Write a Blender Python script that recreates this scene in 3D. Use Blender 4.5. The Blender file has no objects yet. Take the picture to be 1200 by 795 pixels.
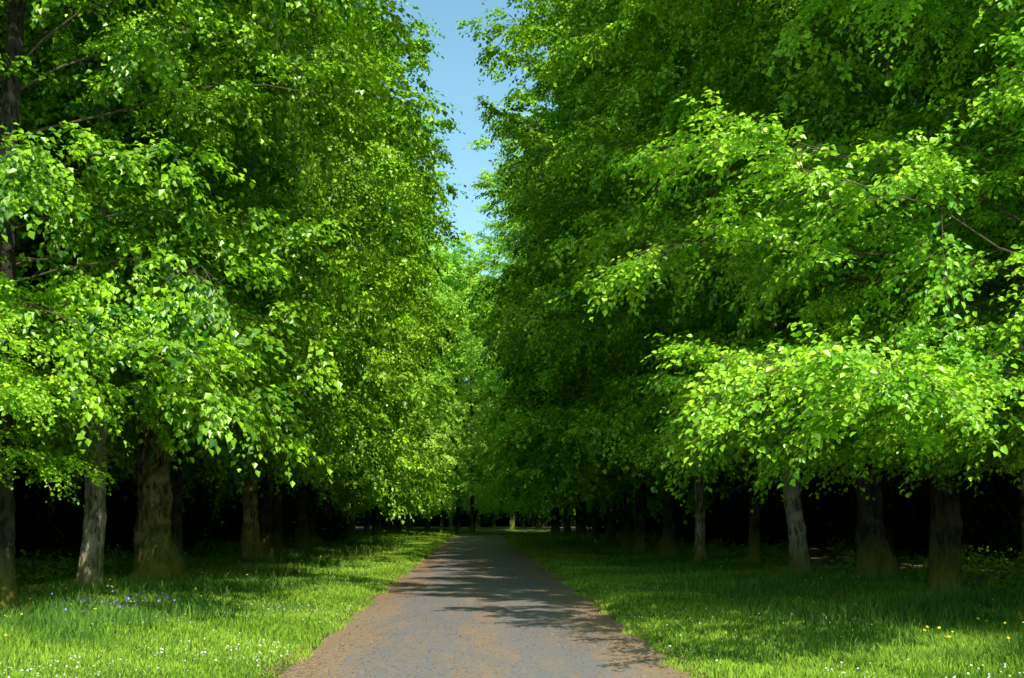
import bpy, math, numpy as np
from mathutils import Vector

scene = bpy.context.scene
COL = scene.collection
rad = math.radians

# ------------------------------------------------------------------ helpers
def new_mat(name):
    m = bpy.data.materials.new(name); m.use_nodes = True
    m.node_tree.nodes.clear()
    return m, m.node_tree.nodes, m.node_tree.links

def build_mesh(name, verts, polys, mats, mat_idx=None, tone=None, smooth=False):
    me = bpy.data.meshes.new(name)
    verts = np.asarray(verts, dtype=np.float32)
    me.vertices.add(len(verts)); me.vertices.foreach_set("co", verts.ravel())
    nl = sum(p.size for p in polys); npoly = sum(len(p) for p in polys)
    me.loops.add(nl); me.polygons.add(npoly)
    me.loops.foreach_set("vertex_index", np.concatenate([p.ravel() for p in polys]).astype(np.int32))
    tot = np.concatenate([np.full(len(p), p.shape[1]) for p in polys])
    st = np.concatenate([[0], np.cumsum(tot)[:-1]])
    me.polygons.foreach_set("loop_start", st.astype(np.int32))
    me.polygons.foreach_set("loop_total", tot.astype(np.int32))
    for m in mats: me.materials.append(m)
    if mat_idx is not None:
        me.polygons.foreach_set("material_index", mat_idx.astype(np.int32))
    me.polygons.foreach_set("use_smooth", np.full(npoly, smooth, dtype=bool))
    if tone is not None:
        a = me.attributes.new("tone", 'FLOAT', 'FACE'); a.data.foreach_set("value", tone.astype(np.float32))
    me.update(calc_edges=True); me.validate()
    return me

def norm(v): return v / np.maximum(np.linalg.norm(v, axis=-1, keepdims=True), 1e-9)

def tubes(P, R, sides):
    N, K, _ = P.shape
    T = np.gradient(P, axis=1); T = norm(T)
    ref = np.array([0.13, 0.21, 1.0]); ref = np.where(np.abs(T[..., 2:3]) > 0.9, np.array([1.0, 0.1, 0]), ref)
    A = norm(np.cross(T, ref)); B = np.cross(T, A)
    th = np.arange(sides) * 2 * math.pi / sides
    V = P[:, :, None, :] + R[:, :, None, None] * (np.cos(th)[None, None, :, None] * A[:, :, None, :] + np.sin(th)[None, None, :, None] * B[:, :, None, :])
    idx = np.arange(N * K * sides).reshape(N, K, sides)
    a = idx[:, :-1, :]; b = idx[:, 1:, :]
    q = np.stack([a, np.roll(a, -1, 2), np.roll(b, -1, 2), b], -1).reshape(-1, 4)
    return V.reshape(-1, 3), q

def leaves(pos, d, n, size, full, rng):
    N = len(pos)
    d = norm(d); s = norm(np.cross(d, n)); n = np.cross(s, d)
    if full:
        L = np.array([[0, 0, 0], [.28, .40, .10], [.68, .30, .06], [1, 0, -.14], [.68, -.30, .06], [.28, -.40, .10]])
        F = np.array([[0, 1, 2, 3], [3, 4, 5, 0]])
    else:
        L = np.array([[0, 0, 0], [.42, .42, .10], [1, 0, -.10], [.42, -.42, .10]])
        F = np.array([[0, 1, 2], [2, 3, 0]])
    V = pos[:, None, :] + size[:, None, None] * (L[None, :, 0:1] * d[:, None, :] + L[None, :, 1:2] * s[:, None, :] + L[None, :, 2:3] * n[:, None, :])
    k = len(L)
    q = (np.arange(N)[:, None, None] * k + F[None]).reshape(-1, F.shape[1])
    return V.reshape(-1, 3), q, len(F)

# ------------------------------------------------------------------ materials
def leaf_material(name, dark, light, trans=0.4, gloss=True):
    m, N, L = new_mat(name)
    out = N.new("ShaderNodeOutputMaterial")
    at = N.new("ShaderNodeAttribute"); at.attribute_name = "tone"
    oi = N.new("ShaderNodeObjectInfo")
    ad = N.new("ShaderNodeMath"); ad.operation = 'MULTIPLY_ADD'
    L.new(oi.outputs["Random"], ad.inputs[0]); ad.inputs[1].default_value = 0.3
    sb = N.new("ShaderNodeMath"); sb.operation = 'SUBTRACT'
    L.new(at.outputs["Fac"], sb.inputs[0]); sb.inputs[1].default_value = 0.13
    L.new(sb.outputs[0], ad.inputs[2])
    cr = N.new("ShaderNodeValToRGB"); L.new(ad.outputs[0], cr.inputs[0])
    cr.color_ramp.elements[0].color = (*dark, 1); cr.color_ramp.elements[1].color = (*light, 1)
    df = N.new("ShaderNodeBsdfDiffuse"); L.new(cr.outputs[0], df.inputs[0])
    tc = N.new("ShaderNodeMix"); tc.data_type = 'RGBA'; tc.blend_type = 'MULTIPLY'; tc.inputs[0].default_value = 1
    L.new(cr.outputs[0], tc.inputs[6]); tc.inputs[7].default_value = (1.2, 1.3, 0.5, 1)
    tr = N.new("ShaderNodeBsdfTranslucent"); L.new(tc.outputs[2], tr.inputs[0])
    mx = N.new("ShaderNodeMixShader"); mx.inputs[0].default_value = trans
    L.new(df.outputs[0], mx.inputs[1]); L.new(tr.outputs[0], mx.inputs[2])
    if gloss:
        gl = N.new("ShaderNodeBsdfGlossy"); gl.inputs["Roughness"].default_value = 0.38
        gl.inputs["Color"].default_value = (0.9, 1, 0.75, 1)
        m2 = N.new("ShaderNodeMixShader"); m2.inputs[0].default_value = 0.055
        L.new(mx.outputs[0], m2.inputs[1]); L.new(gl.outputs[0], m2.inputs[2])
        L.new(m2.outputs[0], out.inputs[0])
    else:
        L.new(mx.outputs[0], out.inputs[0])
    return m

M_LEAF = leaf_material("lime_leaf", (0.020, 0.13, 0.003), (0.48, 0.82, 0.022), 0.24)
M_LEAFB = leaf_material("sunlit_lime_leaf", (0.10, 0.36, 0.006), (0.66, 0.95, 0.05), 0.32)  # brighter copy of the lime leaf; sun on the near bough put into colour
M_LEAFY = leaf_material("distant_sunlit_leaf", (0.24, 0.52, 0.05), (0.62, 0.85, 0.14), 0.35, False)  # lighter yellow-green stands in for sunlight on the shaded far crowns
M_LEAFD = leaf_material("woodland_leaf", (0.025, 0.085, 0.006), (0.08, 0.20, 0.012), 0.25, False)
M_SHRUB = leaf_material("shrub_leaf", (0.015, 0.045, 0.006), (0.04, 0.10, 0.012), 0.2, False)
M_UNDER = leaf_material("undergrowth_leaf", (0.06, 0.18, 0.01), (0.28, 0.50, 0.03), 0.3, False)
M_GRASS = leaf_material("grass_blade", (0.05, 0.17, 0.008), (0.40, 0.60, 0.06), 0.12, False)
M_TALL = leaf_material("tall_grass_blade", (0.03, 0.11, 0.016), (0.20, 0.37, 0.05), 0.12, False)

def bark_material(name, lo, hi, patch, patch_amt, mossz=1.1):
    m, N, L = new_mat(name)
    out = N.new("ShaderNodeOutputMaterial"); b = N.new("ShaderNodeBsdfPrincipled")
    b.inputs["Roughness"].default_value = 0.9
    tc = N.new("ShaderNodeTexCoord")
    mp = N.new("ShaderNodeMapping"); mp.inputs["Scale"].default_value = (7, 7, 1.5)
    L.new(tc.outputs["Object"], mp.inputs[0])
    n1 = N.new("ShaderNodeTexNoise"); n1.inputs["Scale"].default_value = 2.0; n1.inputs["Detail"].default_value = 7; n1.inputs["Roughness"].default_value = 0.75
    L.new(mp.outputs[0], n1.inputs[0])
    cr = N.new("ShaderNodeValToRGB"); L.new(n1.outputs[0], cr.inputs[0])
    cr.color_ramp.elements[0].position = 0.43; cr.color_ramp.elements[0].color = (*lo, 1)
    cr.color_ramp.elements[1].position = 0.59; cr.color_ramp.elements[1].color = (*hi, 1)
    n2 = N.new("ShaderNodeTexNoise"); n2.inputs["Scale"].default_value = 2.4; n2.inputs["Detail"].default_value = 5
    L.new(tc.outputs["Object"], n2.inputs[0])
    r2 = N.new("ShaderNodeValToRGB"); L.new(n2.outputs[0], r2.inputs[0])
    r2.color_ramp.elements[0].position = 0.50; r2.color_ramp.elements[0].color = (0, 0, 0, 1)
    r2.color_ramp.elements[1].position = 0.58; r2.color_ramp.elements[1].color = (1, 1, 1, 1)
    mx = N.new("ShaderNodeMix"); mx.data_type = 'RGBA'
    ml = N.new("ShaderNodeMath"); ml.operation = 'MULTIPLY'; ml.inputs[1].default_value = patch_amt
    L.new(r2.outputs[0], ml.inputs[0]); L.new(ml.outputs[0], mx.inputs[0])
    L.new(cr.outputs[0], mx.inputs[6]); mx.inputs[7].default_value = (*patch, 1)
    sx = N.new("ShaderNodeSeparateXYZ"); L.new(tc.outputs["Object"], sx.inputs[0])
    mr = N.new("ShaderNodeMapRange"); L.new(sx.outputs[2], mr.inputs[0])
    mr.inputs[1].default_value = mossz; mr.inputs[2].default_value = 0.0; mr.inputs[3].default_value = 0; mr.inputs[4].default_value = 1
    mm = N.new("ShaderNodeMath"); mm.operation = 'MULTIPLY'; L.new(mr.outputs[0], mm.inputs[0]); L.new(n1.outputs[0], mm.inputs[1])
    ms = N.new("ShaderNodeMath"); ms.operation = 'MULTIPLY'; ms.use_clamp = True; L.new(mm.outputs[0], ms.inputs[0]); ms.inputs[1].default_value = 2.0
    m3 = N.new("ShaderNodeMix"); m3.data_type = 'RGBA'; L.new(ms.outputs[0], m3.inputs[0])
    L.new(mx.outputs[2], m3.inputs[6]); m3.inputs[7].default_value = (0.32, 0.32, 0.02, 1)
    L.new(m3.outputs[2], b.inputs["Base Color"])
    bp = N.new("ShaderNodeBump"); bp.inputs["Strength"].default_value = 1.0; bp.inputs["Distance"].default_value = 0.14
    L.new(n1.outputs[0], bp.inputs["Height"]); L.new(bp.outputs[0], b.inputs["Normal"])
    L.new(b.outputs[0], out.inputs[0])
    return m
M_BARK = bark_material("bark", (0.015, 0.012, 0.009), (0.11, 0.088, 0.06), (0.16, 0.14, 0.10), 0.5)
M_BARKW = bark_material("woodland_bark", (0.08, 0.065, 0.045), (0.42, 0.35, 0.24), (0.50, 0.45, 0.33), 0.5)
M_BARKM = bark_material("mossy_bark", (0.03, 0.02, 0.012), (0.56, 0.42, 0.22), (0.68, 0.53, 0.30), 0.7, 2.0)
M_BARKP = bark_material("pale_sunlit_bark", (0.13, 0.10, 0.07), (0.78, 0.67, 0.48), (0.86, 0.80, 0.62), 0.7)  # pale tone also stands in for sun on the leaning trunk

def simple(name, col, rough=0.8):
    m, N, L = new_mat(name)
    out = N.new("ShaderNodeOutputMaterial"); b = N.new("ShaderNodeBsdfPrincipled")
    n = N.new("ShaderNodeTexNoise"); n.inputs["Scale"].default_value = 30
    mx = N.new("ShaderNodeMix"); mx.data_type = 'RGBA'; L.new(n.outputs[0], mx.inputs[0])
    mx.inputs[6].default_value = (*[c * 0.7 for c in col], 1); mx.inputs[7].default_value = (*[min(1, c * 1.25) for c in col], 1)
    L.new(mx.outputs[2], b.inputs["Base Color"]); b.inputs["Roughness"].default_value = rough
    L.new(b.outputs[0], out.inputs[0]); return m
M_TWIG = simple("twig_bark", (0.12, 0.085, 0.05))
M_DAISY = simple("daisy_white", (0.66, 0.67, 0.63))
M_YEL = simple("flower_yellow", (0.75, 0.60, 0.05))
M_BLUE = simple("bluebell_violet", (0.32, 0.28, 0.70))
M_SCALE = simple("bud_scale_brown", (0.38, 0.22, 0.085))

def ground_material():
    m, N, L = new_mat("verge_and_litter")
    out = N.new("ShaderNodeOutputMaterial"); b = N.new("ShaderNodeBsdfPrincipled"); b.inputs["Roughness"].default_value = 0.95
    g = N.new("ShaderNodeNewGeometry"); sx = N.new("ShaderNodeSeparateXYZ"); L.new(g.outputs["Position"], sx.inputs[0])
    ab = N.new("ShaderNodeMath"); ab.operation = 'ABSOLUTE'; L.new(sx.outputs[0], ab.inputs[0])
    n = N.new("ShaderNodeTexNoise"); n.inputs["Scale"].default_value = 0.7; n.inputs["Detail"].default_value = 6; L.new(g.outputs["Position"], n.inputs[0])
    ma = N.new("ShaderNodeMath"); ma.operation = 'MULTIPLY_ADD'; L.new(n.outputs[0], ma.inputs[0]); ma.inputs[1].default_value = 3.0; L.new(ab.outputs[0], ma.inputs[2])
    mr = N.new("ShaderNodeMapRange"); L.new(ma.outputs[0], mr.inputs[0]); mr.inputs[1].default_value = 8.6; mr.inputs[2].default_value = 9.6
    nf = N.new("ShaderNodeTexNoise"); nf.inputs["Scale"].default_value = 22; nf.inputs["Detail"].default_value = 8; nf.inputs["Roughness"].default_value = 0.7; L.new(g.outputs["Position"], nf.inputs[0])
    c1 = N.new("ShaderNodeValToRGB"); L.new(nf.outputs[0], c1.inputs[0])
    c1.color_ramp.elements[0].position = .3; c1.color_ramp.elements[0].color = (0.03, 0.065, 0.008, 1)
    c1.color_ramp.elements[1].position = .7; c1.color_ramp.elements[1].color = (0.17, 0.28, 0.03, 1)
    c2 = N.new("ShaderNodeValToRGB"); L.new(nf.outputs[0], c2.inputs[0])
    c2.color_ramp.elements[0].position = .35; c2.color_ramp.elements[0].color = (0.07, 0.04, 0.025, 1)
    c2.color_ramp.elements[1].position = .68; c2.color_ramp.elements[1].color = (0.46, 0.28, 0.17, 1)
    mx = N.new("ShaderNodeMix"); mx.data_type = 'RGBA'; L.new(mr.outputs[0], mx.inputs[0]); L.new(c1.outputs[0], mx.inputs[6]); L.new(c2.outputs[0], mx.inputs[7])
    L.new(mx.outputs[2], b.inputs["Base Color"])
    bp = N.new("ShaderNodeBump"); bp.inputs["Distance"].default_value = 0.06; L.new(nf.outputs[0], bp.inputs["Height"]); L.new(bp.outputs[0], b.inputs["Normal"])
    L.new(b.outputs[0], out.inputs[0]); return m

def road_material():
    m, N, L = new_mat("worn_asphalt")
    out = N.new("ShaderNodeOutputMaterial"); b = N.new("ShaderNodeBsdfPrincipled"); b.inputs["Roughness"].default_value = 0.85
    g = N.new("ShaderNodeNewGeometry"); sx = N.new("ShaderNodeSeparateXYZ"); L.new(g.outputs["Position"], sx.inputs[0])
    nf = N.new("ShaderNodeTexNoise"); nf.inputs["Scale"].default_value = 70; nf.inputs["Detail"].default_value = 6; nf.inputs["Roughness"].default_value = 0.75; L.new(g.outputs["Position"], nf.inputs[0])
    c1 = N.new("ShaderNodeValToRGB"); L.new(nf.outputs[0], c1.inputs[0])
    c1.color_ramp.elements[0].position = .32; c1.color_ramp.elements[0].color = (0.085, 0.08, 0.078, 1)
    c1.color_ramp.elements[1].position = .70; c1.color_ramp.elements[1].color = (0.33, 0.305, 0.295, 1)
    mp = N.new("ShaderNodeMapping"); mp.inputs["Scale"].default_value = (2.0, 0.25, 1); L.new(g.outputs["Position"], mp.inputs[0])
    n2 = N.new("ShaderNodeTexNoise"); n2.inputs["Scale"].default_value = 1.4; n2.inputs["Detail"].default_value = 10; n2.inputs["Roughness"].default_value = 0.74; L.new(mp.outputs[0], n2.inputs[0])
    ab = N.new("ShaderNodeMath"); ab.operation = 'ABSOLUTE'; L.new(sx.outputs[0], ab.inputs[0])
    e = N.new("ShaderNodeMapRange"); L.new(ab.outputs[0], e.inputs[0]); e.inputs[1].default_value = 1.15; e.inputs[2].default_value = 2.1; e.inputs[3].default_value = 0; e.inputs[4].default_value = 0.33
    c = N.new("ShaderNodeMapRange"); L.new(ab.outputs[0], c.inputs[0]); c.inputs[1].default_value = 0.5; c.inputs[2].default_value = 0.0; c.inputs[3].default_value = 0; c.inputs[4].default_value = 0.12
    s1 = N.new("ShaderNodeMath"); L.new(e.outputs[0], s1.inputs[0]); L.new(c.outputs[0], s1.inputs[1])
    s2 = N.new("ShaderNodeMath"); L.new(s1.outputs[0], s2.inputs[0]); L.new(n2.outputs[0], s2.inputs[1])
    mr = N.new("ShaderNodeMapRange"); L.new(s2.outputs[0], mr.inputs[0]); mr.inputs[1].default_value = 0.50; mr.inputs[2].default_value = 0.70
    pf = N.new("ShaderNodeTexNoise"); pf.inputs["Scale"].default_value = 34; pf.inputs["Detail"].default_value = 5; L.new(g.outputs["Position"], pf.inputs[0])
    pr = N.new("ShaderNodeMapRange"); L.new(pf.outputs[0], pr.inputs[0]); pr.inputs[1].default_value = 0.38; pr.inputs[2].default_value = 0.60
    mu = N.new("ShaderNodeMath"); mu.operation = 'MULTIPLY'; L.new(mr.outputs[0], mu.inputs[0]); L.new(pr.outputs[0], mu.inputs[1])
    mx = N.new("ShaderNodeMix"); mx.data_type = 'RGBA'; L.new(mu.outputs[0], mx.inputs[0]); L.new(c1.outputs[0], mx.inputs[6]); mx.inputs[7].default_value = (0.40, 0.24, 0.095, 1)
    L.new(mx.outputs[2], b.inputs["Base Color"])
    bp = N.new("ShaderNodeBump"); bp.inputs["Distance"].default_value = 0.006; bp.inputs["Strength"].default_value = 0.7; L.new(nf.outputs[0], bp.inputs["Height"]); L.new(bp.outputs[0], b.inputs["Normal"])
    L.new(b.outputs[0], out.inputs[0]); return m

# ------------------------------------------------------------------ ground + road
def road_dist(x, y):
    d1 = np.abs(x)
    cx, cy, R = 25.0, 105.0, 25.0
    d2 = np.abs(np.hypot(x - cx, y - cy) - R)
    d3 = np.abs(y - 130.0)
    return np.where(y < 105, d1, np.where(x < 25, d2, d3))

def gz(x, y):
    d = road_dist(x, y)
    e = np.clip((d - 2.0) / 0.6, 0, 1); e = e * e * (3 - 2 * e)
    b = 0.03 * np.sin(x * 1.3 + 0.4 * y) + 0.03 * np.sin(y * 0.9 - x * 0.7) + 0.015 * np.sin(3.1 * x + 2.2 * y)
    far = np.clip((d - 7) / 10, 0, 1) * 0.25
    return e * (0.07 + b + far) - (1 - e) * 0.03

xs = np.concatenate([[-3000, -800, -200, -80, -50, -35, -25, -18, -15], np.arange(-12, 12.01, 0.25), [15, 18, 25, 35, 50, 80, 200, 800, 3000]])
ys = np.concatenate([[-3000, -800, -200, -60, -30, -15], np.arange(0, 150, 0.5), [155, 165, 180, 220, 300, 500, 1000, 3000]])
X, Y = np.meshgrid(xs, ys); Z = gz(X, Y)
idx = np.arange(X.size).reshape(X.shape)
q = np.stack([idx[:-1, :-1], idx[:-1, 1:], idx[1:, 1:], idx[1:, :-1]], -1).reshape(-1, 4)
me = build_mesh("ground", np.stack([X, Y, Z], -1).reshape(-1, 3), [q], [ground_material()], smooth=True)
ground = bpy.data.objects.new("ground", me); COL.objects.link(ground)
ground["kind"] = "structure"; ground["label"] = "grass verges giving way to brown leaf litter"; ground["category"] = "ground"

rng = np.random.default_rng(5)
cl = [(0, y) for y in np.arange(-20, 105, 0.4)] + [(25 - 25 * math.cos(a), 105 + 25 * math.sin(a)) for a in np.linspace(0, math.pi / 2, 50)] + [(x, 130) for x in np.arange(26, 60, 1.0)]
cl = np.array(cl, float); T = norm(np.gradient(cl, axis=0)); Nn = np.stack([T[:, 1], -T[:, 0]], -1)
k = np.array([-1, -.9, -.5, 0, .5, .9, 1.0])
zz = np.array([0.0, 0.008, 0.028, 0.035, 0.028, 0.008, 0.0])
def wig(n):
    w = rng.normal(0, 1, n); w = np.convolve(w, np.ones(3) / 3, 'same'); return w * 0.05
hl = 2.12 + wig(len(cl)); hr = 2.14 + wig(len(cl))
V = []
for j in range(7):
    off = k[j] * (hl if k[j] < 0 else hr)
    V.append(np.stack([cl[:, 0] + Nn[:, 0] * off, cl[:, 1] + Nn[:, 1] * off, np.full(len(cl), zz[j])], -1))
V = np.stack(V, 1); idx = np.arange(V.shape[0] * 7).reshape(-1, 7)
q = np.stack([idx[:-1, :-1], idx[:-1, 1:], idx[1:, 1:], idx[1:, :-1]], -1).reshape(-1, 4)
me = build_mesh("road", V.reshape(-1, 3), [q], [road_material()], smooth=True)
road = bpy.data.objects.new("road", me); COL.objects.link(road)
road["kind"] = "structure"; road["label"] = "narrow grey asphalt lane strewn with brown bud scales"; road["category"] = "road"

# ------------------------------------------------------------------ grass
def stuff(name, me, label, cat):
    o = bpy.data.objects.new(name, me); COL.objects.link(o)
    o["kind"] = "stuff"; o["label"] = label; o["category"] = cat
    return o

def lown(x, y, s=1.0):
    return (np.sin(x * 1.1 * s + 1.7) * np.cos(y * 0.83 * s) + np.sin(x * 0.47 * s - y * 0.61 * s + 2) + 0.6 * np.sin(2.3 * s * x + 1.9 * s * y)) / 2.6

def blades(n, y0, y1, xfun, hfun, wfun, mat, name, seed, lean=0.5):
    r = np.random.default_rng(seed)
    u = r.random(n); y = y0 * (y1 / y0) ** u
    x = xfun(r, n, y)
    keep = road_dist(x, y) > 2.04 + 0.13 * np.sin(y * 2.3 + np.sign(x)) * np.sin(y * .9) + 0.10 * r.random(n); x = x[keep]; y = y[keep]; n = len(x)
    h = hfun(r, n, x, y); w = wfun(y) * (0.7 + 0.6 * r.random(n))
    a = r.random(n) * 2 * math.pi
    z = np.maximum(gz(x, y), 0.0) - 0.01
    B = np.stack([x, y, z], -1); side = np.stack([np.cos(a), np.sin(a), 0 * a], -1)
    la = r.random(n) * 2 * math.pi; ll = lean * h * r.random(n)
    ld = np.stack([np.cos(la) * ll, np.sin(la) * ll, 0 * ll], -1)
    up = np.zeros((n, 3)); up[:, 2] = h
    v0 = B - side * w[:, None] * .5; v1 = B + side * w[:, None] * .5
    m0 = B + up * .6 + ld * .35 - side * w[:, None] * .35; m1 = B + up * .6 + ld * .35 + side * w[:, None] * .35
    t = B + up + ld
    V = np.stack([v0, v1, m1, m0, t], 1).reshape(-1, 3)
    i = np.arange(n)[:, None] * 5
    q = i + np.array([[0, 1, 2, 3]]); tr = i + np.array([[3, 2, 4]])
    tone = np.clip(0.52 + 0.36 * lown(x, y, 1.7) + r.normal(0, 0.22, n), 0, 1)
    return build_mesh(name, V, [q, tr], [mat], tone=np.concatenate([tone, tone]))

def xf_verge(r, n, y):
    s = np.where(r.random(n) < 0.5, -1, 1); return s * (1.9 + 7.3 * r.random(n) ** 0.97)
me = blades(400000, 11.5, 125, xf_verge,
            lambda r, n, x, y: (0.04 + 0.04 * r.random(n)) * (1 + 0.5 * lown(x, y)) * (1 + 0.7 * (np.abs(x) > 5.3)) * (1 + y / 120),
            lambda y: 0.006 + 0.00055 * y, M_GRASS, "grass", 1, lean=.8)
stuff("grass", me, "short bright green mown grass along the lane", "grass")
def xf_tall(r, n, y):
    s = np.where(r.random(n) < 0.5, -1, 1)
    return s * (6.7 + r.normal(0, 1.1, n) + 1.1 * lown(y * 1.4, 3 * s))
me = blades(100000, 14, 80, xf_tall,
            lambda r, n, x, y: (0.13 + 0.26 * r.random(n)) * (0.7 + 0.7 * lown(x * 1.3, y * 1.3)),
            lambda y: 0.008 + 0.0005 * y, M_TALL, "long_grass", 2, lean=0.8)
stuff("long_grass", me, "tufts of long unmown grass beneath the trees", "grass")

def discs(cx, cy, hz, size, mat, name, seed, sides=6, tilt=0.4):
    r = np.random.default_rng(seed); n = len(cx)
    z = gz(cx, cy) + hz
    nn = norm(np.stack([r.normal(0, tilt, n), r.normal(0, tilt, n) - 0.25, np.ones(n)], -1))
    a = norm(np.cross(nn, np.array([1.0, 0.2, 0]))); b = np.cross(nn, a)
    th = np.arange(sides) * 2 * math.pi / sides
    P = np.stack([cx, cy, z], -1)
    V = P[:, None] + size[:, None, None] * .5 * (np.cos(th)[None, :, None] * a[:, None] + np.sin(th)[None, :, None] * b[:, None])
    q = np.arange(n * sides).reshape(n, sides)
    return build_mesh(name, V.reshape(-1, 3), [q], [mat])
r = np.random.default_rng(9)
n = 9000; y = 11.5 * (60 / 11.5) ** r.random(n); x = np.where(r.random(n) < .6, -1, 1) * (2.2 + 5.5 * r.random(n))
k_ = (lown(x * 1.2, y * 1.2) + r.normal(0, .5, n)) > 0.35; x = x[k_]; y = y[k_]
stuff("daisies", discs(x, y, 0.065 + 0.03 * r.random(len(x)), 0.015 + 0.013 * r.random(len(x)), M_DAISY, "daisies", 3), "tiny white daisies scattered through mown grass", "daisies")
n = 300; y = 14 * (60 / 14) ** r.random(n); x = np.where(r.random(n) < .55, -1, 1) * (5.0 + 3.0 * r.random(n))
stuff("yellow_flowers", discs(x, y, 0.16 + 0.12 * r.random(n), 0.03 + 0.025 * r.random(n), M_YEL, "yellow_flowers", 4), "small yellow flowers among the long grass", "flowers")
cs = [(-5.7, 21.5), (-5.4, 22.5), (-6.0, 21), (-6.1, 22.5)]
bx = np.concatenate([r.normal(c[0], .35, 45) for c in cs]); by = np.concatenate([r.normal(c[1], .7, 45) for c in cs])
stuff("bluebells", discs(bx, by, 0.15 + 0.16 * r.random(len(bx)), 0.026 + 0.02 * r.random(len(bx)), M_BLUE, "bluebells", 5, tilt=1.0), "violet bluebells in the long grass by trunks", "bluebells")
n = 120000; y = 11 * (90 / 11) ** r.random(n); e = r.random(n) ** 0.36
x = np.where(r.random(n) < .5, -1, 1) * e * 2.25
x = np.where(r.random(n) < .16, r.normal(-0.1, .40, n), x)
nn_ = lown(x * 2.0, y * .6) + r.normal(0, .7, n) > -0.1
x = x[nn_]; y = y[nn_]; n = len(x)
a = r.random(n) * 6.28; s = (0.005 + 0.010 * r.random(n)) * (1 + y / 60)
zr = np.interp(np.abs(x), [0, 1.04, 1.87, 2.08, 2.3], [0.035, 0.028, 0.008, 0.02, 0.06]) + 0.008
P = np.stack([x, y, zr], -1); d1 = np.stack([np.cos(a), np.sin(a), r.normal(0, .15, n)], -1) * s[:, None]; d2 = np.stack([-np.sin(a), np.cos(a), r.normal(0, .2, n)], -1) * s[:, None] * .5
V = np.stack([P - d1, P + d2, P + d1, P - d2], 1).reshape(-1, 3)
stuff("bud_scales", build_mesh("bud_scales", V, [np.arange(n * 4).reshape(n, 4)], [M_SCALE]), "fallen brown bud scales littering the asphalt", "litter")

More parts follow.
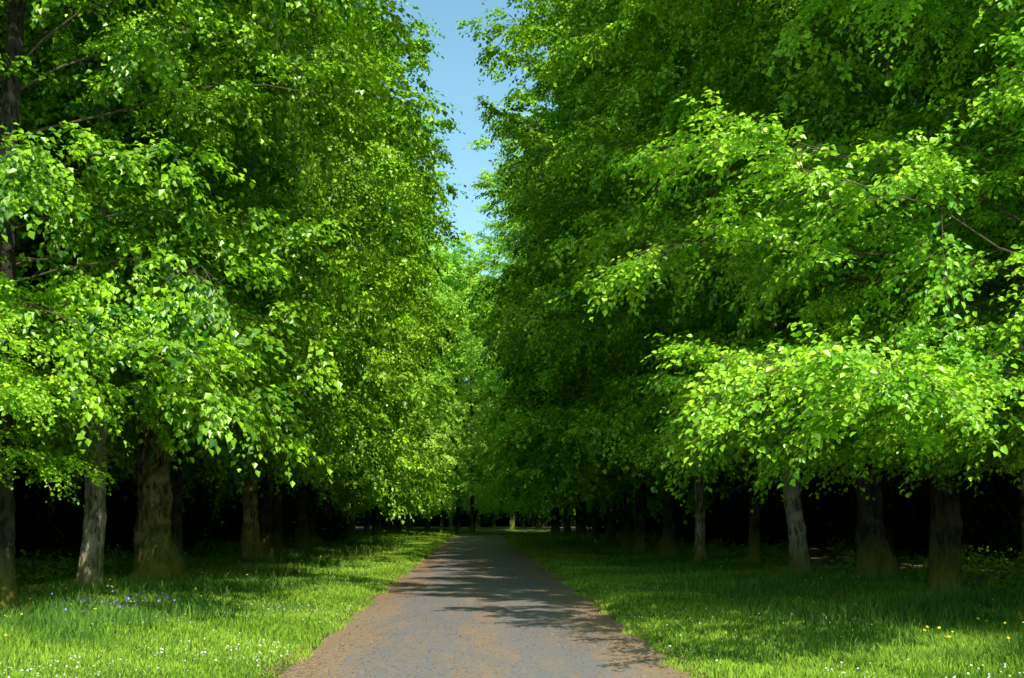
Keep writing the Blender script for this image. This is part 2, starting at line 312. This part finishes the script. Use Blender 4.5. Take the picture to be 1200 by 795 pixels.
# ------------------------------------------------------------------ trees
PROF = ([0, .14, .25, .4, .65, .8, .92, 1], [.8, .95, 1, 1.0, 1.0, .88, .55, .25])
def make_tree(name, seed, H, R, leaf, nprim, nsec, ntw, nlf, full, trunk_r, matleaf, base_t=0.13, sides_t=22, lump=0.10, tpow=0.95, flare=.32, zmin=2.2, barkm=None, prof_t=PROF, limb=.011, twigs=True, rag=.22, droopk=1.0, u0=.15, sl=1.0, flh=.42, pit=.42, hang=.36):
    rg = np.random.default_rng(seed)
    bx, by = rg.normal(0, .25, 2); ph = rg.random(2) * 6
    def axis(z):
        s = z / H
        return np.stack([bx * np.sin(s * 4 + ph[0]) - bx * np.sin(ph[0]), by * np.sin(s * 4 + ph[1]) - by * np.sin(ph[1]), z], -1)
    def tr(z): return trunk_r * (1 - z / (H * 1.02)) ** 0.8
    zs = np.concatenate([np.linspace(-0.15, 4.5, 34), np.linspace(4.9, H * .96, 24)])
    th = np.arange(sides_t) * 2 * math.pi / sides_t
    nr = rg.integers(4, 7); pr = rg.random(6) * 6.28
    C = axis(zs)
    rr = tr(np.maximum(zs, 0))[:, None] * np.ones((1, sides_t))
    fl = np.exp(-np.maximum(zs, 0) / flh)[:, None]
    rr = rr * (1 + fl * (flare + .6 * flare * np.cos(nr * th + pr[0])[None]))
    rr = rr * (1 + lump * (np.sin(3 * th[None] + zs[:, None] * 1.9 + pr[1]) * np.sin(zs[:, None] * 2.7 + pr[2]) + .6 * np.sin(5 * th[None] - zs[:, None] * 3.3 + pr[3])) + 0.05 * rg.normal(0, 1, rr.shape))
    V = C[:, None, :] + np.stack([rr * np.cos(th), rr * np.sin(th), 0 * rr], -1)
    idx = np.arange(len(zs) * sides_t).reshape(len(zs), sides_t)
    a = idx[:-1]; b = idx[1:]
    q = np.stack([a, np.roll(a, -1, 1), np.roll(b, -1, 1), b], -1).reshape(-1, 4)
    trunk = build_mesh(name + "_trunk", V.reshape(-1, 3), [q], [barkm or M_BARK], smooth=True)
    t = np.sort(base_t + (0.95 - base_t) * ((np.arange(nprim) + rg.random(nprim)) / nprim) ** tpow)
    az = np.arange(nprim) * 2.39996 + rg.normal(0, .35, nprim)
    prof = np.interp(t, *prof_t)
    lum = np.sin(az * 2 + t * 17 + pr[4]) * .5 + np.sin(az * 3 - t * 29 + pr[5]) * .5
    Lp = R * prof * (0.90 + rag * lum + 0.16 * (rg.random(nprim) - .5))
    rise = Lp * (0.10 + 1.15 * t ** 1.2 + rg.normal(0, .13, nprim)); droop = droopk * Lp * (0.36 - 0.20 * t + rg.normal(0, .08, nprim))
    K = 9; s = np.linspace(0, 1, K)
    O = axis(t * H * 0.97)
    hd = np.stack([np.cos(az), np.sin(az), 0 * az], -1); sd = np.stack([-np.sin(az), np.cos(az), 0 * az], -1)
    wob = rg.normal(0, .10, (nprim, 1)) * Lp[:, None] * np.sin(s * 5 + rg.random((nprim, 1)) * 6)
    P = O[:, None] + hd[:, None] * (Lp[:, None] * s)[..., None] + sd[:, None] * (wob * s)[..., None]
    P[..., 2] += rise[:, None] * s - droop[:, None] * s ** 2.2 + rg.normal(0, .05, (nprim, K)) * Lp[:, None] * .2
    zf = zmin + 1.0 * rg.random((nprim, 1))
    P[..., 2] = np.maximum(P[..., 2], zf)
    rad0 = np.minimum(limb * Lp, tr(t * H) * .5)
    Rr = rad0[:, None] * (1 - 0.94 * s ** .7)
    v1, q1 = tubes(P, Rr, 6)
    M = nprim * nsec
    us = u0 + (1 - u0) * ((np.arange(nsec)[None] + rg.random((nprim, nsec))) / nsec) ** .8
    f = us * (K - 1); i0 = np.minimum(f.astype(int), K - 2); fr = (f - i0)[..., None]
    ar = np.arange(nprim)[:, None]
    O2 = P[ar, i0] * (1 - fr) + P[ar, i0 + 1] * fr
    T2 = norm(P[ar, i0 + 1] - P[ar, i0])
    ang = np.where(np.arange(nsec)[None] % 2 == 0, 1, -1) * (1.0 + rg.normal(0, .4, (nprim, nsec))) * (1.3 - 0.7 * us)
    ca, sa = np.cos(ang), np.sin(ang)
    D2 = np.stack([T2[..., 0] * ca - T2[..., 1] * sa, T2[..., 0] * sa + T2[..., 1] * ca, T2[..., 2] * .5 + rg.normal(0.10, pit, (nprim, nsec))], -1)
    D2 = norm(D2); L2 = sl * (0.9 + 0.9 * (1 - us)) * (0.6 + 0.7 * rg.random((nprim, nsec))) * np.sqrt(Lp / R)[:, None] * R / 5.5
    K2 = 5; s2 = np.linspace(0, 1, K2)
    O2 = O2.reshape(M, 3); D2 = D2.reshape(M, 3); L2 = L2.reshape(M)
    P2 = O2[:, None] + D2[:, None] * (L2[:, None] * s2)[..., None]
    P2[..., 2] -= ((.4 * hang + .12) * L2[:, None] * s2 ** 2)
    P2[..., 2] = np.maximum(P2[..., 2], zmin - .3 + 0.6 * rg.random((M, 1)))
    v2, q2 = tubes(P2, (0.005 + 0.0022 * L2)[:, None] * (1 - .8 * s2), 3)
    ft = rg.random((M, ntw)) * .85 + .15; ft[:, 0] = 1.0
    f = ft * (K2 - 1); i0 = np.minimum(f.astype(int), K2 - 2); fr = (f - i0)[..., None]; ar = np.arange(M)[:, None]
    O3 = (P2[ar, i0] * (1 - fr) + P2[ar, i0 + 1] * fr).reshape(-1, 3)
    T3 = norm(P2[ar, i0 + 1] - P2[ar, i0]).reshape(-1, 3)
    NT = M * ntw
    ang = rg.choice([-1, 1], NT) * (0.75 + rg.normal(0, .3, NT)) * np.where(ft.ravel() > .99, .2, 1)
    ca, sa = np.cos(ang), np.sin(ang)
    D3 = norm(np.stack([T3[:, 0] * ca - T3[:, 1] * sa, T3[:, 0] * sa + T3[:, 1] * ca, T3[:, 2] + rg.normal(.36 - hang, .30, NT)], -1))
    L3 = (0.32 + 0.42 * rg.random(NT)) * (1.0 if full else 1.15)
    K3 = 4; s3 = np.linspace(0, 1, K3)
    P3 = O3[:, None] + D3[:, None] * (L3[:, None] * s3)[..., None]; P3[..., 2] -= 0.2 * L3[:, None] * s3 ** 2
    vs = [v1, v2]; qs = [q1, q2 + len(v1)]; off = len(v1) + len(v2)
    if twigs:
        v3, q3 = tubes(P3[:, ::3], 0.003 * (1 - .6 * s3[::3])[None] * np.ones((NT, 1)), 3)
        vs.append(v3); qs.append(q3 + off); off += len(v3)
    nb = sum(len(x_) for x_ in qs)
    fl_ = (np.arange(nlf)[None] + rg.random((NT, nlf)) * .8 + .3) / nlf; fl_ = np.clip(fl_, 0, 1)
    f = fl_ * (K3 - 1); i0 = np.minimum(f.astype(int), K3 - 2); fr = (f - i0)[..., None]; ar = np.arange(NT)[:, None]
    O4 = (P3[ar, i0] * (1 - fr) + P3[ar, i0 + 1] * fr).reshape(-1, 3)
    T4 = np.repeat(D3, nlf, 0); NL = NT * nlf
    sg = np.tile(np.where(np.arange(nlf) % 2 == 0, 1, -1), NT) * (0.9 + rg.normal(0, .35, NL))
    ca, sa = np.cos(sg), np.sin(sg)
    D4 = np.stack([T4[:, 0] * ca - T4[:, 1] * sa, T4[:, 0] * sa + T4[:, 1] * ca, T4[:, 2] * .3 - hang + rg.normal(0, .34, NL)], -1)
    outw = norm(O4 * np.array([1, 1, 0]))
    NM = np.stack([rg.normal(0, .34, NL), rg.normal(0, .34, NL), np.full(NL, .9)], -1) + 0.2 * norm(D4 * np.array([1, 1, 0])) + .55 * outw
    D4 = norm(D4)
    O4 = O4 + norm(D4) * 0.02 + rg.normal(0, .03, O4.shape)
    sz = leaf * (0.6 + 0.65 * rg.random(NL))
    v4, q4, nf = leaves(O4, D4, NM, sz, full, rg)
    btone = np.repeat(rg.normal(0, .15, M), ntw * nlf); ttone = np.repeat(rg.normal(0, .12, NT), nlf)
    tone = np.clip(0.50 + btone + ttone + rg.normal(0, .16, NL), 0, 1)
    vs.append(v4)
    V = np.concatenate(vs)
    polys = [np.concatenate(qs), q4 + off]
    mi = np.concatenate([np.zeros(nb), np.ones(len(q4))])
    tn = np.concatenate([np.zeros(nb), np.repeat(tone, nf)])
    crown = build_mesh(name + "_crown", V, polys, [M_TWIG, matleaf], mat_idx=mi, tone=tn)
    return trunk, crown, NL

VAR = {}
PF = ([0, .12, .24, .29, .6, .8, .92, 1], [1, 1.0, 1.0, .70, .66, .60, .4, .2])
VAR["f0"] = make_tree("lime_f", 15, 19.0, 7.2, 0.078, 84, 20, 12, 18, True, 0.27, M_LEAFB, base_t=.14, tpow=2.0, zmin=2.5, prof_t=PF, limb=.0045, rag=.06, droopk=.6, u0=.10, sl=.85, pit=.38, hang=.38)
VAR["shade_h0"] = make_tree("shade_lime", 16, 22.0, 6.8, 0.23, 48, 12, 9, 14, False, 0.30, M_LEAF, base_t=.42, zmin=9.0, twigs=False, droopk=.5)  # high dense crown, added out of frame only to cast shade
kw = dict(twigs=False, limb=.0045, u0=.10, sl=.74, rag=.28, pit=.62, hang=.55)
VAR["n0"] = make_tree("lime_a", 11, 22.5, 6.0, 0.124, 66, 15, 11, 11, False, 0.25, M_LEAF, base_t=.15, zmin=2.9, **kw)
VAR["n1"] = make_tree("lime_b", 12, 24.0, 5.8, 0.124, 66, 15, 11, 11, False, 0.21, M_LEAF, lump=.10, base_t=.15, zmin=3.0, **kw)
VAR["n2"] = make_tree("lime_c", 13, 23.0, 6.1, 0.126, 66, 15, 11, 11, False, 0.31, M_LEAF, lump=.18, flare=.8, flh=.8, base_t=.16, zmin=3.2, **kw)
kw = dict(twigs=False, limb=.006, sl=.76, rag=.26, pit=.62, hang=.48)
VAR["m0"] = make_tree("lime_d", 21, 23.0, 5.9, 0.18, 56, 11, 9, 9, False, 0.26, M_LEAF, zmin=1.9, **kw)
VAR["m1"] = make_tree("lime_e", 22, 24.0, 5.7, 0.18, 56, 11, 9, 9, False, 0.22, M_LEAF, zmin=1.9, **kw)
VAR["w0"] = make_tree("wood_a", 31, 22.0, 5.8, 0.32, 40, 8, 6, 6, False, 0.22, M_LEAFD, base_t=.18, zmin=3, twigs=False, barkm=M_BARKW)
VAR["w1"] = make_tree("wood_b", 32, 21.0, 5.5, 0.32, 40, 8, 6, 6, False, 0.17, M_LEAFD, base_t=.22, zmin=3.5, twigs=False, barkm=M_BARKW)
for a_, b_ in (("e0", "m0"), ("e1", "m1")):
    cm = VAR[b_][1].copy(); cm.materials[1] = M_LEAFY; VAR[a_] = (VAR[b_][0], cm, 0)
pale = VAR["n1"][0].copy(); pale.materials[0] = M_BARKP
mossy = VAR["n2"][0].copy(); mossy.materials[0] = M_BARKM

def place(kind, x, y, rot, sc, name, label, cat, group, trunk_s=1.0, lean=(0, 0), trunk_mesh=None):
    trk, crn, _ = VAR[kind]
    e = bpy.data.objects.new(name, None); e.empty_display_size = 0.5
    e.location = (x, y, float(gz(np.array(x), np.array(y)))); e.rotation_euler = (lean[1], lean[0], rot); e.scale = (sc, sc, sc)
    COL.objects.link(e)
    t = bpy.data.objects.new("trunk", trunk_mesh or trk); t.parent = e; COL.objects.link(t); t.scale = (trunk_s, trunk_s, 1)
    c = bpy.data.objects.new("crown", crn); c.parent = e; COL.objects.link(c)
    e["label"] = label; e["category"] = cat; e["group"] = group
    return e

G = "lime trees lining the avenue"
LB = "tall lime tree in fresh spring leaf beside the lane"
LP = "lime tree with leaning trunk coloured pale for sunlight"
LS = "lime tree with straight pale grey trunk on grass"
LM = "old lime tree with gnarled mossy flared trunk"
rg = np.random.default_rng(3)
left = [(-11.8, 18.5, "f0", .86, .9, LB), (-7.75, 22.6, "n0", 1.0, .85, LB), (-7.55, 27.0, "n1", 1.0, 1.0, LS),
        (-7.5, 32.0, "n2", 1.0, 1.1, LM), (-8.3, 38, "n0", 1.0, .7, LB), (-7.05, 42.7, "n2", 1.0, .7, LM), (-7.4, 48, "n1", 1.0, 1, LB)]
right = [(7.9, 16.5, "shade_h0", 1.0, 1, LB), (13.5, 15.5, "shade_h0", 1.0, 1, LB), (8.9, 17.5, "f0", 1.0, 1, LB), (10.2, 22.5, "n1", .95, 1.1, LB), (8.65, 25.6, "n0", 1.0, 1.1, LB), (9.0, 31.5, "n2", 1.0, .85, LB),  # first two trees are added off-screen to shade lane and right verge
         (8.3, 35.5, "n1", 1.06, 1.0, LP), (8.1, 40.6, "n0", 1.06, .6, LB), (6.9, 43.0, "n1", 1.06, .7, LS), (6.7, 48.5, "n2", 1.06, .5, LB)]
for (x, y, v, s, ts, lb) in left + right:
    place(v, x, y, rg.random() * 6.28 if lb != LP else 0.0, s, "lime_tree", lb, "tree", G, ts, (rad(-5), 0) if lb == LP else (0, 0), pale if lb in (LP, LS) else (mossy if lb == LM else None))
y = 53.5
while y < 150:
    for sx in (-1, 1):
        if sx == 1 and 112 < y < 140: continue
        yy = y + rg.normal(0, .7)
        xx = -7.8 + rg.normal(0, .25) if sx < 0 else 6.4 + rg.normal(0, .3)
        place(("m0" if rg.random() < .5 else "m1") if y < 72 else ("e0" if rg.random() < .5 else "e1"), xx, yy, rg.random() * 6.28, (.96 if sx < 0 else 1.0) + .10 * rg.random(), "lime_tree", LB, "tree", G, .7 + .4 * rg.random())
    y += 5.8
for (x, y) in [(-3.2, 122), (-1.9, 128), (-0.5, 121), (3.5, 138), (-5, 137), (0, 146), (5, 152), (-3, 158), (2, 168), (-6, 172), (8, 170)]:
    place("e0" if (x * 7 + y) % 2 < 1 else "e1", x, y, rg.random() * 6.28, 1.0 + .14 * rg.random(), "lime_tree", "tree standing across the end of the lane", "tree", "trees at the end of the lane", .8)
GW = "woodland trees behind the avenue"
for sx in (-1, 1):
    for row, (x0, st, a, b) in enumerate([(14.5, 7.5, 24 if sx < 0 else 30, 140), (21.5, 9, 28, 140)]):
        y = a
        while y < b:
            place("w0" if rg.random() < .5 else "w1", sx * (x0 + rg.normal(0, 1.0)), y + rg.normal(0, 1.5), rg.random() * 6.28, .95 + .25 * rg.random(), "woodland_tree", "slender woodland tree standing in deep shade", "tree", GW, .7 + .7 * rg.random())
            y += st

# ------------------------------------------------------------------ shrubs + far wood
def leaf_cloud(seed, n, leafs, shape):
    rg = np.random.default_rng(seed)
    pos, out = shape(rg, n); n = len(pos)
    d = norm(rg.normal(0, 1, (n, 3)) * np.array([1, 1, .6]) + out * .6 + np.array([0, 0, -.2])); nn = norm(rg.normal(0, .7, (n, 3)) + np.array([0, 0, .8]))
    sz = leafs * (.6 + .7 * rg.random(n))
    v, q, nf = leaves(pos, d, nn, sz, False, rg)
    tone = np.clip(.5 + rg.normal(0, .2, n), 0, 1)
    return v, q, np.repeat(tone, nf)
def shrub_shape(rg, n):
    K = 26
    c = np.stack([rg.normal(0, .75, K), rg.normal(0, .75, K), .35 + 1.7 * rg.random(K)], -1); w = .35 + .35 * rg.random(K)
    i = rg.integers(0, K, n); o = norm(rg.normal(0, 1, (n, 3)))
    p = c[i] + o * (w[i] * (.55 + .5 * rg.random(n)))[:, None]; p[:, 2] = np.abs(p[:, 2])
    return p, o
SH = []
for sd in (1, 2):
    v, q, tn = leaf_cloud(40 + sd, 5000, 0.13, shrub_shape)
    rgs = np.random.default_rng(60 + sd)
    ns = 14; tip = np.stack([rgs.normal(0, .8, ns), rgs.normal(0, .8, ns), 1.2 + rgs.random(ns)], -1); s_ = np.linspace(0, 1, 5)
    P = tip[:, None] * s_[None, :, None]; tv, tq = tubes(P, 0.03 * (1 - .8 * s_)[None] * np.ones((ns, 1)), 5)
    SH.append((build_mesh("shrub_stem", tv, [tq], [M_TWIG]), build_mesh("shrub_foliage", v, [q], [M_SHRUB], tone=tn)))
def shrub(xx, yy, s):
    e = bpy.data.objects.new("shrub", None); COL.objects.link(e)
    e.location = (xx, yy, float(gz(np.array(xx), np.array(yy)))); e.scale = (s * 1.3, s * 1.3, s); e.rotation_euler = (0, 0, rg.random() * 6.28)
    e["label"] = "dark evergreen shrub in the shade under trees"; e["category"] = "shrub"; e["group"] = "shrubs under the woodland trees"
    st_, fo = SH[int(rg.random() * 2)]
    for nm, mm in (("stem", st_), ("foliage", fo)):
        o = bpy.data.objects.new(nm, mm); o.parent = e; COL.objects.link(o)
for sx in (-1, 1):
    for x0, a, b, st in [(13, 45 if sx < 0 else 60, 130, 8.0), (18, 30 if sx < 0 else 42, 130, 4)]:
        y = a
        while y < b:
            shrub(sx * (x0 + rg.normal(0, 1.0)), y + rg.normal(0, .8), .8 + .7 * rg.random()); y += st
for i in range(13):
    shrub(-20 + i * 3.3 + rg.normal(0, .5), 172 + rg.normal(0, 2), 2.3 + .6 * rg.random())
def weed_shape(rg, n):
    K = 200
    cy = 22 * (95 / 22) ** rg.random(K); cx = np.where(rg.random(K) < .6, -1, 1) * (8.8 + 7 * rg.random(K) ** 1.3)
    w = .3 + .5 * rg.random(K); hh = .25 + .5 * rg.random(K)
    i = rg.integers(0, K, n); x = cx[i] + rg.normal(0, 1, n) * w[i]; y = cy[i] + rg.normal(0, 1, n) * w[i]
    z = gz(x, y) + hh[i] * rg.random(n) * np.exp(-((x - cx[i]) ** 2 + (y - cy[i]) ** 2) / (2 * w[i] ** 2))
    o = norm(rg.normal(0, 1, (n, 3))); return np.stack([x, y, z], -1), o
v, q, tn = leaf_cloud(91, 45000, 0.10, weed_shape)
stuff("undergrowth", build_mesh("undergrowth", v, [q], [M_UNDER], tone=tn), "patches of low green weeds on the woodland floor", "undergrowth")
def wood_shape(rg, n):
    t = rg.random(n)
    x = np.where(t < .42, -27, np.where(t > .58, 27, 0.0)); y = np.where(t < .42, 5 + 185 * t / .42, np.where(t > .58, 5 + 185 * (1 - t) / .42, 186.0))
    mid = (t >= .42) & (t <= .58)
    x = np.where(mid, -30 + 60 * (t - .42) / .16, x)
    x = x + rg.normal(0, 1.7, n); y = y + rg.normal(0, 1.7, n)
    H = 17 + 4 * lown(x * .6, y * .6)
    z = np.where(rg.random(n) < .45, 6 * rg.random(n), H * rg.random(n))
    o = norm(rg.normal(0, 1, (n, 3))); return np.stack([x, y, z], -1), o
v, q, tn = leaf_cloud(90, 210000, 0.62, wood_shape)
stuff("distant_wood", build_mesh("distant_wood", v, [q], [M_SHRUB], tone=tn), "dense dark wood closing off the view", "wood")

# ------------------------------------------------------------------ light, sky, camera
AZ, EL = 180 - 13, 47
w = bpy.data.worlds.new("World"); scene.world = w; w.use_nodes = True
N = w.node_tree.nodes; N.clear(); L = w.node_tree.links
o = N.new("ShaderNodeOutputWorld"); bg = N.new("ShaderNodeBackground"); sk = N.new("ShaderNodeTexSky")
sk.sky_type = 'NISHITA'; sk.sun_disc = False; sk.sun_elevation = rad(EL); sk.sun_rotation = rad(AZ); sk.dust_density = 1.0
tn_ = N.new("ShaderNodeMix"); tn_.data_type = 'RGBA'; tn_.blend_type = 'MULTIPLY'; tn_.inputs[0].default_value = 1
L.new(sk.outputs[0], tn_.inputs[6]); tn_.inputs[7].default_value = (1.4, 1.85, 1.65, 1)
bg.inputs[1].default_value = 0.115
L.new(tn_.outputs[2], bg.inputs[0]); L.new(bg.outputs[0], o.inputs[0])
sd = bpy.data.lights.new("sun", 'SUN'); sd.energy = 5.0; sd.angle = rad(0.5); sd.color = (1.0, 0.96, 0.88)
so = bpy.data.objects.new("sun", sd); COL.objects.link(so)
to = Vector((math.sin(rad(AZ)) * math.cos(rad(EL)), math.cos(rad(AZ)) * math.cos(rad(EL)), math.sin(rad(EL))))
so.rotation_euler = to.to_track_quat('Z', 'Y').to_euler(); so.location = (0, 0, 60)

cam = bpy.data.cameras.new("camera"); cam.lens = 48; cam.sensor_width = 36; cam.clip_end = 5000; cam.clip_start = 0.1
co = bpy.data.objects.new("camera", cam); COL.objects.link(co); co.location = (-0.08, 0, 1.63)
co.rotation_euler = (rad(90 + 7.39), 0, rad(-1.47)); scene.camera = co
scene.view_settings.view_transform = 'Standard'; scene.view_settings.look = 'None'; scene.view_settings.exposure = 0
print("leaves", {k: v[2] for k, v in VAR.items()})
